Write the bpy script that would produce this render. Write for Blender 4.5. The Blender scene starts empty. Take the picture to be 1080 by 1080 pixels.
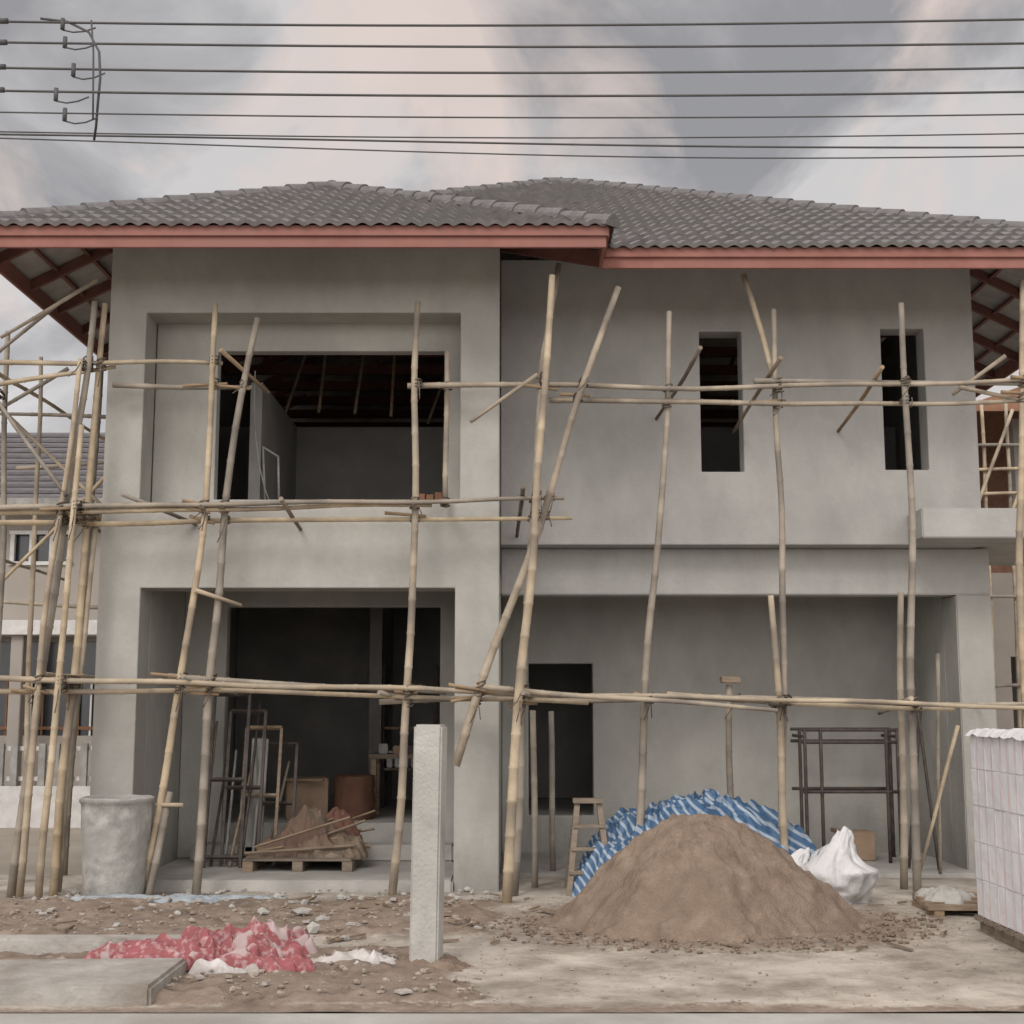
import bpy, bmesh, math, random
from mathutils import Vector, noise, Matrix
random.seed(7)
R=random.random
def U(a,b): return a+(b-a)*R()
scene=bpy.context.scene
def link(o,parent=None):
    scene.collection.objects.link(o)
    if parent: o.parent=parent
    return o
def empty(name):
    e=bpy.data.objects.new(name,None); e.empty_display_size=.2
    return link(e)
def mesh_obj(name,verts,faces,mat=None,parent=None,smooth=False):
    me=bpy.data.meshes.new(name); me.from_pydata([tuple(v) for v in verts],[],faces); me.update()
    if mat: me.materials.append(mat)
    if smooth:
        for p in me.polygons: p.use_smooth=True
    return link(bpy.data.objects.new(name,me),parent)
# ---------------------------------------------------------------- materials
def mat(name,c1,c2,scale=3,rough=.9,bump=.2,bscale=40,detail=4,c3=None,s3=.6,spec=.3,rnd=0,stretch=None):
    m=bpy.data.materials.new(name); m.use_nodes=True
    N=m.node_tree.nodes; L=m.node_tree.links; b=N['Principled BSDF']
    b.inputs['Roughness'].default_value=rough
    b.inputs['Specular IOR Level'].default_value=spec
    tc=N.new('ShaderNodeTexCoord'); mp=N.new('ShaderNodeMapping'); L.new(tc.outputs['Object'],mp.inputs[0])
    if stretch: mp.inputs['Scale'].default_value=stretch
    n=N.new('ShaderNodeTexNoise'); n.inputs['Scale'].default_value=scale; n.inputs['Detail'].default_value=detail; n.inputs['Roughness'].default_value=.62
    L.new(mp.outputs[0],n.inputs[0])
    r=N.new('ShaderNodeValToRGB'); r.color_ramp.elements[0].position=.3; r.color_ramp.elements[1].position=.7
    r.color_ramp.elements[0].color=(*c1,1); r.color_ramp.elements[1].color=(*c2,1); L.new(n.outputs['Fac'],r.inputs[0])
    col=r.outputs[0]
    if c3:
        n3=N.new('ShaderNodeTexNoise'); n3.inputs['Scale'].default_value=s3; n3.inputs['Detail'].default_value=4; L.new(mp.outputs[0],n3.inputs[0])
        r3=N.new('ShaderNodeValToRGB'); r3.color_ramp.elements[0].position=.45; r3.color_ramp.elements[1].position=.68; L.new(n3.outputs['Fac'],r3.inputs[0])
        mx=N.new('ShaderNodeMixRGB'); L.new(r3.outputs[0],mx.inputs[0]); L.new(col,mx.inputs[1]); mx.inputs[2].default_value=(*c3,1); col=mx.outputs[0]
    if rnd:
        oi=N.new('ShaderNodeObjectInfo'); mr=N.new('ShaderNodeMapRange'); mr.inputs[3].default_value=1-rnd; mr.inputs[4].default_value=1+rnd*.6
        L.new(oi.outputs['Random'],mr.inputs[0]); hs=N.new('ShaderNodeHueSaturation'); L.new(mr.outputs[0],hs.inputs['Value']); L.new(mr.outputs[0],hs.inputs['Saturation']); L.new(col,hs.inputs['Color']); col=hs.outputs[0]
    L.new(col,b.inputs['Base Color'])
    if bump:
        nb=N.new('ShaderNodeTexNoise'); nb.inputs['Scale'].default_value=bscale; nb.inputs['Detail'].default_value=3; L.new(mp.outputs[0],nb.inputs[0])
        bp=N.new('ShaderNodeBump'); bp.inputs['Strength'].default_value=bump; bp.inputs['Distance'].default_value=.02; L.new(nb.outputs['Fac'],bp.inputs['Height']); L.new(bp.outputs[0],b.inputs['Normal'])
    return m
def plaster(name,a,b,stain):
    m=mat(name,a,b,scale=1.3,rough=.95,bump=.3,bscale=16,c3=stain,s3=.7)
    N=m.node_tree.nodes; L=m.node_tree.links; bs=N['Principled BSDF']
    src=bs.inputs['Base Color'].links[0].from_socket
    tc=N.new('ShaderNodeTexCoord'); mp=N.new('ShaderNodeMapping'); mp.inputs['Scale'].default_value=(3,3,1.6); mp.inputs['Rotation'].default_value=(0,.4,0); L.new(tc.outputs['Object'],mp.inputs[0])
    n=N.new('ShaderNodeTexNoise'); n.inputs['Scale'].default_value=1; n.inputs['Detail'].default_value=6; n.inputs['Roughness'].default_value=.65; L.new(mp.outputs[0],n.inputs[0])
    mr=N.new('ShaderNodeMapRange'); mr.inputs[1].default_value=.35; mr.inputs[2].default_value=.7; mr.inputs[3].default_value=.9; mr.inputs[4].default_value=1.05; L.new(n.outputs['Fac'],mr.inputs[0])
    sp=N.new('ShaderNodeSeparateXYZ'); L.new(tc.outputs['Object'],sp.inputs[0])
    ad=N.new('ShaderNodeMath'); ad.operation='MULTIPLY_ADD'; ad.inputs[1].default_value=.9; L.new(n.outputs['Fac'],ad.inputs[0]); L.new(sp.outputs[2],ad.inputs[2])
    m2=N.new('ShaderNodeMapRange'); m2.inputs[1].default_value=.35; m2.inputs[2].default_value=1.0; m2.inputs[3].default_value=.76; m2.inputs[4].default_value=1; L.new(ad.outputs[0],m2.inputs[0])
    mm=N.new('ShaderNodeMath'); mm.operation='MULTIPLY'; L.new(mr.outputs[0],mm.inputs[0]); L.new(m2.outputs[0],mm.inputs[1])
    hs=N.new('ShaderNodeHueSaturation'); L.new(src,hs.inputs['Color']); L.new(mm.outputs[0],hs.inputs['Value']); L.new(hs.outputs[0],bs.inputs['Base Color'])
    return m
M_pl=plaster('plaster',(.355,.345,.315),(.42,.41,.375),(.33,.32,.295))
M_pl2=plaster('plaster_upper',(.37,.362,.345),(.43,.42,.40),(.345,.337,.32))
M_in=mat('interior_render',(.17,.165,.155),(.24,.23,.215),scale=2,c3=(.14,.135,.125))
M_slab=mat('slab_concrete',(.31,.3,.28),(.43,.41,.38),scale=4,c3=(.25,.24,.22))
M_tile=mat('roof_tile',(.105,.098,.097),(.205,.19,.19),scale=9,rough=.6,bump=.1,c3=(.14,.137,.125),s3=1.5,spec=.5)
M_cap=mat('ridge_tile',(.1,.095,.094),(.17,.16,.16),scale=9,rough=.6,bump=.1)
M_deck=mat('roof_underlay',(.3,.28,.26),(.42,.4,.38),scale=5)
M_red=mat('fascia_red_primer',(.22,.09,.07),(.29,.13,.105),scale=4,rough=.7,c3=(.25,.12,.1),bump=.05)
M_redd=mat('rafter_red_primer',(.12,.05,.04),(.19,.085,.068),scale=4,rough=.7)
M_bam=mat('bamboo',(.28,.225,.16),(.46,.39,.29),scale=3,rough=.7,bump=.15,c3=(.21,.18,.145),s3=2.2,rnd=.38)
M_rope=mat('lashing_rope',(.08,.065,.05),(.19,.155,.12),scale=30)
M_wood=mat('wood',(.17,.125,.085),(.3,.23,.16),scale=5,rnd=.3,stretch=(1,1,5))
M_brown=mat('rust_brown',(.14,.07,.04),(.22,.11,.06),scale=5)
M_steel=mat('dark_steel',(.035,.03,.028),(.09,.07,.06),scale=12,rough=.6)
M_white=mat('white_paint',(.45,.44,.42),(.62,.61,.59),scale=5,rough=.6)
M_grey=mat('dusty_grey_paint',(.2,.195,.185),(.34,.33,.31),scale=5,rough=.8)
M_sand=mat('sand',(.17,.125,.092),(.28,.215,.165),scale=6,bump=.9,bscale=80,c3=(.2,.15,.112),s3=2.5)
M_conc=mat('precast_concrete',(.33,.32,.29),(.45,.44,.41),scale=6,c3=(.27,.26,.24),s3=3,bump=.4)
M_tub=mat('splashed_mortar',(.2,.195,.185),(.42,.41,.38),scale=7,c3=(.29,.28,.26),s3=3,bump=.5,bscale=16)
M_wire=mat('cable',(.06,.058,.058),(.09,.088,.088),bump=0,rough=.6)
M_bag=mat('white_sack',(.5,.5,.5),(.7,.7,.7),scale=6,rough=.55,bump=.8,bscale=9,c3=(.43,.42,.41),s3=3)
M_rag=mat('dirty_white_cloth',(.32,.3,.28),(.52,.5,.48),scale=6,rough=.8,bump=.8,bscale=9,c3=(.28,.24,.2),s3=4)
M_card=mat('cardboard',(.22,.155,.105),(.31,.22,.155),scale=4)
M_canvas=mat('canvas',(.1,.08,.06),(.22,.17,.125),scale=5,bump=.6,bscale=12,c3=(.16,.1,.075),s3=3)
# ---------------------------------------------------------------- mesh helpers
def box(name,x0,x1,y0,y1,z0,z1,m,parent=None,bevel=.006,rot=None):
    c=Vector(((x0+x1)/2,(y0+y1)/2,(z0+z1)/2)); h=Vector(((x1-x0)/2,(y1-y0)/2,(z1-z0)/2))
    bm=bmesh.new(); bmesh.ops.create_cube(bm,size=2)
    for v in bm.verts: v.co=Vector((v.co.x*h.x,v.co.y*h.y,v.co.z*h.z))
    if bevel: bmesh.ops.bevel(bm,geom=bm.edges[:],offset=min(bevel,min(h)*.6),segments=2,affect='EDGES')
    if rot: bmesh.ops.rotate(bm,verts=bm.verts,cent=(0,0,0),matrix=rot)
    bmesh.ops.translate(bm,verts=bm.verts,vec=c)
    me=bpy.data.meshes.new(name); bm.to_mesh(me); bm.free(); me.materials.append(m)
    return link(bpy.data.objects.new(name,me),parent)
def wall(name,x0,x1,z0,z1,y0,y1,holes,m,parent,bevel=.012):
    xs=sorted({x0,x1,*[h[0] for h in holes],*[h[1] for h in holes]}); zs=sorted({z0,z1,*[h[2] for h in holes],*[h[3] for h in holes]})
    xs=[x for x in xs if x0<=x<=x1]; zs=[z for z in zs if z0<=z<=z1]
    def solid(i,j):
        if i<0 or j<0 or i>=len(xs)-1 or j>=len(zs)-1: return False
        cx=(xs[i]+xs[i+1])/2; cz=(zs[j]+zs[j+1])/2
        return not any(h[0]<cx<h[1] and h[2]<cz<h[3] for h in holes)
    bm=bmesh.new(); V={}
    def v(i,j,y):
        k=(i,j,y)
        if k not in V: V[k]=bm.verts.new((xs[i],y,zs[j]))
        return V[k]
    for i in range(len(xs)-1):
        for j in range(len(zs)-1):
            if not solid(i,j): continue
            bm.faces.new([v(i,j,y0),v(i+1,j,y0),v(i+1,j+1,y0),v(i,j+1,y0)])
            bm.faces.new([v(i,j,y1),v(i,j+1,y1),v(i+1,j+1,y1),v(i+1,j,y1)])
            if not solid(i-1,j): bm.faces.new([v(i,j,y0),v(i,j+1,y0),v(i,j+1,y1),v(i,j,y1)])
            if not solid(i+1,j): bm.faces.new([v(i+1,j,y0),v(i+1,j,y1),v(i+1,j+1,y1),v(i+1,j+1,y0)])
            if not solid(i,j-1): bm.faces.new([v(i,j,y0),v(i,j,y1),v(i+1,j,y1),v(i+1,j,y0)])
            if not solid(i,j+1): bm.faces.new([v(i,j+1,y0),v(i+1,j+1,y0),v(i+1,j+1,y1),v(i,j+1,y1)])
    bmesh.ops.dissolve_limit(bm,angle_limit=.01,verts=bm.verts,edges=bm.edges)
    me=bpy.data.meshes.new(name); bm.to_mesh(me); bm.free(); me.materials.append(m)
    o=link(bpy.data.objects.new(name,me),parent)
    if bevel:
        b=o.modifiers.new('b','BEVEL'); b.width=bevel; b.segments=2; b.limit_method='ANGLE'
    return o
def tube(name,pts,r0,r1,m,parent=None,seg=8,node=.3,wob=.012,caps=True):
    pts=[Vector(p) for p in pts]
    P=[]
    for a,b in zip(pts[:-1],pts[1:]):
        L=(b-a).length; n=max(1,int(L/.28))
        for k in range(n): P.append(a.lerp(b,k/n))
    P.append(pts[-1])
    if len(pts)>2:
        for _ in range(2):
            P=[P[0]]+[(P[i-1]+P[i]*2+P[i+1])/4 for i in range(1,len(P)-1)]+[P[-1]]
    if wob:
        s=R()*100
        P=[p+Vector((noise.noise((i*.22,s,0)),noise.noise((i*.22,s,9)),noise.noise((i*.22,s,20))))*wob*2.2 for i,p in enumerate(P)]
    rings=[]; n=len(P)
    for i,p in enumerate(P):
        t=(P[min(i+1,n-1)]-P[max(i-1,0)]).normalized(); r=r0+(r1-r0)*i/max(1,n-1)
        if node and 0<i<n-1: rings+= [(p-t*.015,t,r),(p,t,r*1.16),(p+t*.015,t,r*.98)]
        else: rings.append((p,t,r))
    V=[];F=[]
    for p,t,r in rings:
        a=(Vector((0,1,0)) - t*t.y).normalized() if abs(t.y)<.9 else (Vector((1,0,0))-t*t.x).normalized()
        b=t.cross(a)
        for k in range(seg):
            an=2*math.pi*k/seg; V.append(p+a*math.cos(an)*r+b*math.sin(an)*r)
    for i in range(len(rings)-1):
        for k in range(seg):
            k2=(k+1)%seg; F.append((i*seg+k,i*seg+k2,(i+1)*seg+k2,(i+1)*seg+k))
    if caps: F.append(tuple(range(seg))[::-1]); F.append(tuple((len(rings)-1)*seg+k for k in range(seg)))
    o=mesh_obj(name,V,F,m,parent)
    for p in o.data.polygons:
        if len(p.vertices)==4: p.use_smooth=True
    return o
def join(objs,name):
    V=[];F=[];MI=[];ms=[]
    for o in objs:
        me=o.data; off=len(V); V+=[v.co.copy() for v in me.vertices]
        mm=me.materials[0]
        if mm not in ms: ms.append(mm)
        for p in me.polygons: F.append(tuple(off+i for i in p.vertices)); MI.append((ms.index(mm),p.use_smooth))
    par=objs[0].parent
    for o in objs: bpy.data.objects.remove(o)
    n=mesh_obj(name,V,F,None,par)
    for x in ms: n.data.materials.append(x)
    for p,(i,s) in zip(n.data.polygons,MI): p.material_index=i; p.use_smooth=s
    return n
# ================================================================ HOUSE
H=empty('two_storey_house')
wall('wing_front_wall',-3.92,-.12,-.1,6.15,0,.4,[(-3.52,-.54,-.2,2.79),(-3.56,-.5,3.6,5.48)],M_pl,H)
wall('wing_window_wall',-3.557,-.503,3.5,5.6,.402,.56,[(-2.94,-.66,3.70,5.20)],M_pl,H)
box('porch_side_wall_left',-3.92,-3.52,.403,1.8,-.1,3.0,M_pl,H)
box('porch_side_wall_right',-.54,-.12,.403,3.0,-.1,3.0,M_pl,H)
wall('porch_back_wall',-3.518,-.542,.1,3.0,1.8,1.97,[(-3.06,-.77,0,2.74)],M_pl,H)
box('porch_floor',-3.518,-.542,-.06,1.8,-.1,.1,M_slab,H,.02)
box('porch_step',-3.3,-.6,1.45,1.797,.1,.27,M_slab,H,.02)
box('hall_floor',-3.7,-.545,1.972,9.9,-.1,.45,M_slab,H,.01)
box('rear_floor',-.54,4.6,3.2,9.9,-.1,.44,M_slab,H,.01)
box('first_floor_slab_wing',-3.9,-.14,.404,1.2,3.0,3.5,M_slab,H,0)
box('first_floor_slab',-3.9,4.8,1.6,9.8,3.001,3.45,M_slab,H,0)
wall('right_upper_wall',-.118,4.83,3.32,6.35,1.0,1.28,[(1.96,2.40,4.08,5.57),(3.86,4.31,4.10,5.60)],M_pl2,H)
box('slab_edge_soffit',-.117,4.82,1.283,1.6,3.32,3.45,M_pl2,H,0)
box('balcony_slab',4.062,6.9,.5,.998,3.33,3.63,M_pl2,H,.012)
box('balcony_slab_side',4.832,6.9,1.0,3.2,3.33,3.63,M_pl2,H,.012)
box('garage_beam',-.117,4.99,1.3,1.597,2.83,3.316,M_pl2,H,.012)
box('garage_column',4.62,4.99,1.3,1.75,-.1,2.828,M_pl,H,.012)
box('garage_side_wall',4.622,4.82,1.752,3.0,-.1,2.99,M_pl,H,.012)
wall('garage_back_wall',-.118,4.83,-.1,3.0,3.0,3.18,[(.19,.93,.45,2.17)],M_pl,H)
box('garage_floor',-.115,4.95,1.0,2.998,-.1,.04,M_slab,H,.02)
box('left_side_wall',-3.92,-3.72,1.98,9.8,-.1,6.2,M_pl,H,0)
box('left_side_wall_upper',-3.92,-3.72,.57,1.975,3.5,6.2,M_pl,H,0)
box('right_side_wall',4.64,4.83,3.19,9.8,-.1,6.2,M_pl,H,0)
box('right_side_wall_upper',4.64,4.83,1.285,3.185,3.46,6.2,M_pl,H,0)
box('rear_wall',-3.92,4.83,9.81,10,-.1,6.2,M_pl,H,0)
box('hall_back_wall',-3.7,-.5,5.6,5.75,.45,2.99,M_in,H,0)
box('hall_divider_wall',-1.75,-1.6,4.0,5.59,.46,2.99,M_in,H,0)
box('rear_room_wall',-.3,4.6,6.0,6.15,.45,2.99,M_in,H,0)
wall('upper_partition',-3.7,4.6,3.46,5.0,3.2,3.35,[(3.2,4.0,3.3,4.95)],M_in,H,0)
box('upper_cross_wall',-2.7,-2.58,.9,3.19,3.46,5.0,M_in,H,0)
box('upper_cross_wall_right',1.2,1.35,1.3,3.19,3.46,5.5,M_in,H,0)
# --- roof
SL=.505; Z0=6.0
def roof_face(name,origin,ud,vd,hmax,lo,hi,du=.025,course=.28):
    nrm=Vector((-vd[0]*SL,-vd[1]*SL,1)).normalized(); V=[];F=[]
    rows=[]
    nC=math.ceil((hmax+.06)/course)
    for k in range(nC):
        a=-.06+k*course; b=min(-.06+(k+1)*course+.02,hmax)
        rows.append((a,.006,k)); rows.append((a,.05,k)); rows.append((b,.01,k))
    gl=min(lo(max(0,r[0])) for r in rows); gh=max(hi(max(0,r[0])) for r in rows)
    n=int((gh-gl)/du)+2
    for (hh,off,k) in rows:
        l=lo(max(0,hh))-.03; g=hi(max(0,hh))+.03
        for i in range(n):
            u=min(max(gl+i*du,l),g)
            ph=(u%.15)/.15
            w=(.5+.5*math.cos(2*math.pi*ph))**.8
            jit=.01*noise.noise((math.floor(u/.3)*3.1,k*2.7,1.5))
            p=Vector((origin[0]+ud[0]*u+vd[0]*hh,origin[1]+ud[1]*u+vd[1]*hh,Z0+SL*hh))+nrm*(off+.03*w+jit)
            V.append(p)
    for r in range(len(rows)-1):
        for i in range(n-1):
            a=r*n+i
            F.append((a,a+1,a+n+1,a+n))
    o=mesh_obj(name,V,F,M_tile,H,True)
    o.data.set_sharp_from_angle(angle=math.radians(50))
    return o
roof_face('wing_front_tiles',(0,-1.0),(1,0),(0,1),2.89,lambda h:-4.93+h,lambda h:.855-h)
roof_face('wing_right_tiles',(.855,0),(0,1),(-1,0),2.89,lambda h:-1+h,lambda h:-.4+h)
roof_face('main_front_tiles',(0,-.4),(1,0),(0,1),5.6,lambda h:(.855-h if h<2.9 else -4.93+h),lambda h:6.26-h)
roof_face('main_right_tiles',(6.26,0),(0,1),(-1,0),5.6,lambda h:-.4+h,lambda h:10.8-h,.0375)
roof_face('main_left_tiles',(-4.93,0),(0,1),(1,0),5.6,lambda h:(-1+h if h<2.89 else -.4+h),lambda h:10.8-h,.0375)
roof_face('main_back_tiles',(0,10.8),(1,0),(0,-1),5.6,lambda h:-4.93+h,lambda h:6.26-h,.075)
def rp(x,y,h,o=0): return Vector((x,y,Z0+SL*h+o))
d=-.03
dk=[rp(-4.93,-1,0,d),rp(.855,-1,0,d),rp(-2.04,1.89,2.89,d),rp(.855,-.4,0,d),rp(-2.04,2.49,2.89,d),rp(6.26,-.4,0,d),rp(.665,5.2,5.6,d),rp(6.26,10.8,0,d),rp(-4.93,10.8,0,d)]
mesh_obj('roof_underlay',dk,[(0,1,2),(1,3,4,2),(3,5,6,4),(5,7,6),(7,8,6),(0,2,4,6,8)],M_deck,H)
def caps(name,a,b,r=.085):
    a=Vector(a);b=Vector(b);t=(b-a);L=t.length;t.normalize(); n=int(L/.3); s=t.cross(Vector((0,0,1))).normalized(); up=s.cross(t)
    V=[];F=[]
    for k in range(n):
        p0=a+t*(k*L/n); p1=a+t*((k+1)*L/n+.03); lj=U(-.004,.006)
        for p,rr,lift in((p0,r*1.12,.008+lj),(p1,r*.95,0+lj)):
            for j in range(9):
                an=math.pi*(j/8)*1.1-.157; V.append(p+s*math.cos(an)*rr+up*(math.sin(an)*rr+lift-.02))
        o=k*18
        for j in range(8): F.append((o+j,o+j+1,o+9+j+1,o+9+j))
        F.append(tuple(range(o,o+9)))
    return mesh_obj(name,V,F,M_cap,H,False)
o=.035
caps('hip_cap_1',rp(-4.99,-1.06,-.06,o),rp(-2.04,1.89,2.89,o)); caps('hip_cap_2',rp(.915,-1.06,-.06,o),rp(-2.04,1.89,2.89,o))
caps('ridge_cap',rp(-2.04,1.89,2.89,o+.01),rp(-2.04,2.5,2.89,o+.01)); caps('hip_cap_3',rp(-2.04,2.49,2.89,o),rp(.665,5.2,5.6,o))
caps('hip_cap_4',rp(6.32,-.46,-.06,o),rp(.665,5.2,5.6,o)); caps('hip_cap_5',rp(6.32,10.86,-.06,o),rp(.665,5.2,5.6,o)); caps('hip_cap_6',rp(-4.99,10.86,-.06,o),rp(.665,5.2,5.6,o))
def fas(n,x0,x1,y0,y1):
    box(n,x0,x1,y0,y1,5.80,5.97,M_red,H,.004)
    box(n+'_trim',x0-.02,x1+.02,y0-.03,y0-.002,5.90,6.0,M_red,H,.004)
fas('fascia_wing',-4.93,.855,-1.0,-.965); fas('fascia_main',.83,6.26,-.4,-.365)
box('fascia_left',-4.93,-4.895,-.963,10.8,5.80,5.97,M_red,H,.004)
box('fascia_left_trim',-4.96,-4.932,-1.0,10.8,5.90,6.0,M_red,H,.004)
box('fascia_right',6.225,6.26,-.363,10.8,5.80,5.97,M_red,H,.004)
box('fascia_wing_return',.82,.855,-.963,-.402,5.80,5.97,M_red,H,.004)
box('fascia_wing_return_trim',.857,.885,-1.0,-.43,5.90,6.0,M_red,H,.004)
def rafter(n,x0,y0,x1,y1,h0,h1,w=.05,dp=.11,m=M_redd):
    a=rp(x0,y0,h0,-.035);b=rp(x1,y1,h1,-.035); t=(b-a).normalized(); s=t.cross(Vector((0,0,1))).normalized()*w/2; u=Vector((0,0,-dp))
    V=[a-s,a+s,a+s+u,a-s+u,b-s,b+s,b+s+u,b-s+u]
    return mesh_obj(n,V,[(0,3,2,1),(4,5,6,7),(0,1,5,4),(1,2,6,5),(2,3,7,6),(3,0,4,7)],m,H)
for k in range(13):
    y=-.3+.85*k; e=min(1.93,y+1-.08,10.6-y)
    if e>.2: rafter('rafter_left_%d'%k,-4.89,y,-4.93+e,y,.04,e)
    y=.1+.85*k; e=min(1.86,y+.4-.08,10.7-y)
    if e>.2: rafter('rafter_right_%d'%k,6.22,y,6.26-e,y,.04,e)
for k in range(6):
    x=-4.2+.9*k; e=min(1.3,x+4.93-.08,.855-x-.08)
    if e>.2: rafter('rafter_front_%d'%k,x,-.96,x,-1+e,.04,e)
for k in range(6):
    x=1.2+.9*k; e=min(1.8,6.26-x-.08)
    if e>.2: rafter('rafter_main_front_%d'%k,x,-.36,x,-.4+e,.04,e)
rafter('hip_rafter_left',-4.89,-.96,-2.1,1.83,.04,2.83,.07,.16); rafter('hip_rafter_right',6.22,-.36,1,4.86,.04,5.26,.07,.16)
rafter('valley_rafter',.84,-.4,-1.9,2.35,.0,2.75,.07,.16); rafter('hip_rafter_mid',.8,-.96,-1.9,1.75,.04,2.75,.07,.16)
for k,h in enumerate((.3,.62,.94)):
    for nm,x in(('l',-4.93+h),('r',6.26-h)):
        z=Z0+SL*h-.06
        box('batten_%s%d'%(nm,k),x-.02,x+.02,(-1+h if nm=='l' else -.4+h),10.6-h,z-.03,z,M_redd,H,0)
for k in range(8):
    y=1.5+k*.9; box('tie_beam_%d'%k,-3.7,4.6,y,y+.06,5.9,6.02,M_redd,H,0)
    if k<4:
        for q in range(5): tube('truss_web_%d_%d'%(k,q),[(-3.2+q*1.5,y,6.0),(-2.6+q*1.5,y,6.0+SL*min(y+.4,3.4)*.8)],.03,.03,M_redd,H,6,0,0)
for q in range(6): tube('ceiling_prop_%d'%q,[(-2.6+q*.4,2.6+U(-.3,.5),5.0),(-2.3+q*.4+U(-.3,.3),2.9,6.0)],.02,.02,M_wood,H,6,0,0)
tube('hanging_cable',[(-2.63,.75,5.1),(-2.7,.78,4.7),(-2.6,.8,4.4),(-2.68,.8,4.1),(-2.5,.8,3.8),(-2.45,.8,3.7)],.007,.007,M_grey,H,6,0,.03)
for i,(a,b) in enumerate([((-2.56,4.32),(-2.4,4.22)),((-2.4,4.22),(-2.38,3.72)),((-2.56,4.32),(-2.52,3.72))]):
    tube('leaning_frame_%d'%i,[(a[0],.9,a[1]),(b[0],.9,b[1])],.012,.012,M_grey,H,6,0,0)
for i in range(5): box('loose_brick_%d'%i,-.93+.085*i,-.86+.085*i,.42,.53,3.70,3.75+U(0,.03),M_brown,H,.004)
# ================================================================ SCAFFOLD
SC=empty('bamboo_scaffold')
def P(l,y): return [(a,y,b) for a,b in l]
vert=[
 ([(-3.95,5.47),(-4.22,2.7),(-4.48,-.02)],-.4,.028,.042),([(-3.87,5.48),(-4.0,2.8),(-4.13,-.02)],-.3,.026,.04),([(-3.96,4.23),(-4.05,2.1),(-4.14,0)],-.6,.024,.034),
 ([(-3.89,3.48),(-4.0,1.8),(-4.1,0)],-.25,.026,.03),([(-4.79,5.21),(-4.76,3.03),(-4.72,0)],.6,.02,.03),([(-5.02,5.37),(-4.95,2.63),(-4.9,0)],.3,.025,.03),
 ([(-4.02,4.9),(-4.25,2.4),(-4.36,0)],-.5,.022,.034),
 ([(-2.80,5.44),(-2.86,3.28),(-3.02,1.89),(-3.29,.0)],-.4,.026,.036),([(-2.41,5.33),(-2.62,4.28),(-2.68,3.29),(-2.75,1.89),(-2.83,.0)],-.35,.03,.041),
 ([(-.90,5.47),(-.91,3.29),(-.95,1.72),(-1.06,0)],-.35,.029,.04),([(-.62,5.07),(-.63,3.55)],-.1,.025,.028),
 ([(.37,5.6),(.30,4.8),(.17,2.89),(.04,1.72),(-.06,-.02)],-.8,.03,.048),([(.99,5.56),(.53,4.32),(.26,3.27),(-.17,2.23),(-.52,1.14)],-.55,.03,.042),
 ([(.34,5.2),(.14,2.94),(.10,1.72),(.03,0)],-.3,.028,.042),([(.45,5.88),(.27,4.74)],-.3,.028,.03),
 ([(1.52,5.45),(1.45,4.05),(1.32,2.61),(1.23,1.55),(1.11,0)],-.1,.026,.04),([(2.55,5.5),(2.52,2.96),(2.49,0)],-.1,.025,.036),([(2.26,5.86),(2.55,4.68)],-.05,.028,.03),
 ([(2.39,2.7),(2.46,1.55),(2.48,0)],-.2,.028,.038),([(3.73,5.5),(3.71,3.3),(3.66,1.55),(3.63,0)],-.3,.027,.04),([(3.71,2.76),(3.62,0)],.1,.028,.036),
 ([(2.08,1.9),(2.08,0)],.2,.03,.032),([(.20,1.64),(.22,0)],.2,.03,.032),([(.40,1.63),(.41,0.04)],1.2,.03,.032),([(4.92,5.75),(4.75,3),(4.68,0)],-.2,.028,.04),
 ([(-5.9,5.5),(-5.85,0)],1.5,.03,.04),([(-4.5,5.0),(-4.55,0)],2.5,.03,.04),([(-4.9,5.3),(-4.95,0)],4.2,.03,.04),([(-4.35,5.2),(-4.5,0)],1.2,.025,.035)]
horiz=[ ([(-5.6,4.90),(-2.74,4.91)],-.3),([(-5.5,4.6),(-3.77,4.88)],-.25),([(-3.8,4.72),(-2.49,4.69)],-.2),
 ([(-.99,4.70),(2.34,4.67),(5.4,4.78)],-.25),([(.36,4.55),(3,4.53),(5.5,4.60)],-.15),([(2.3,4.75),(5.4,4.72)],-.2),([(-5.6,3.43),(-4.72,3.45),(-.74,3.52)],-.45),([(-5.4,3.48),(-2,3.53),(.48,3.58)],-.5),([(-5.6,3.36),(.57,3.42)],-.3),
 ([(-5.6,1.95),(-4.62,1.93),(-2.05,1.87),(.17,1.79),(5.6,1.64)],-.5),([(-5.6,1.84),(-2.07,1.83),(.69,1.70)],-.4),([(-1.21,1.71),(1.9,1.76),(5.5,1.68)],-.3),([(-3.13,1.95),(-.61,1.82)],-.33),([(-.34,1.87),(2.37,1.65)],-.58),([(1.4,1.8),(4.0,1.66)],-.42)]
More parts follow.
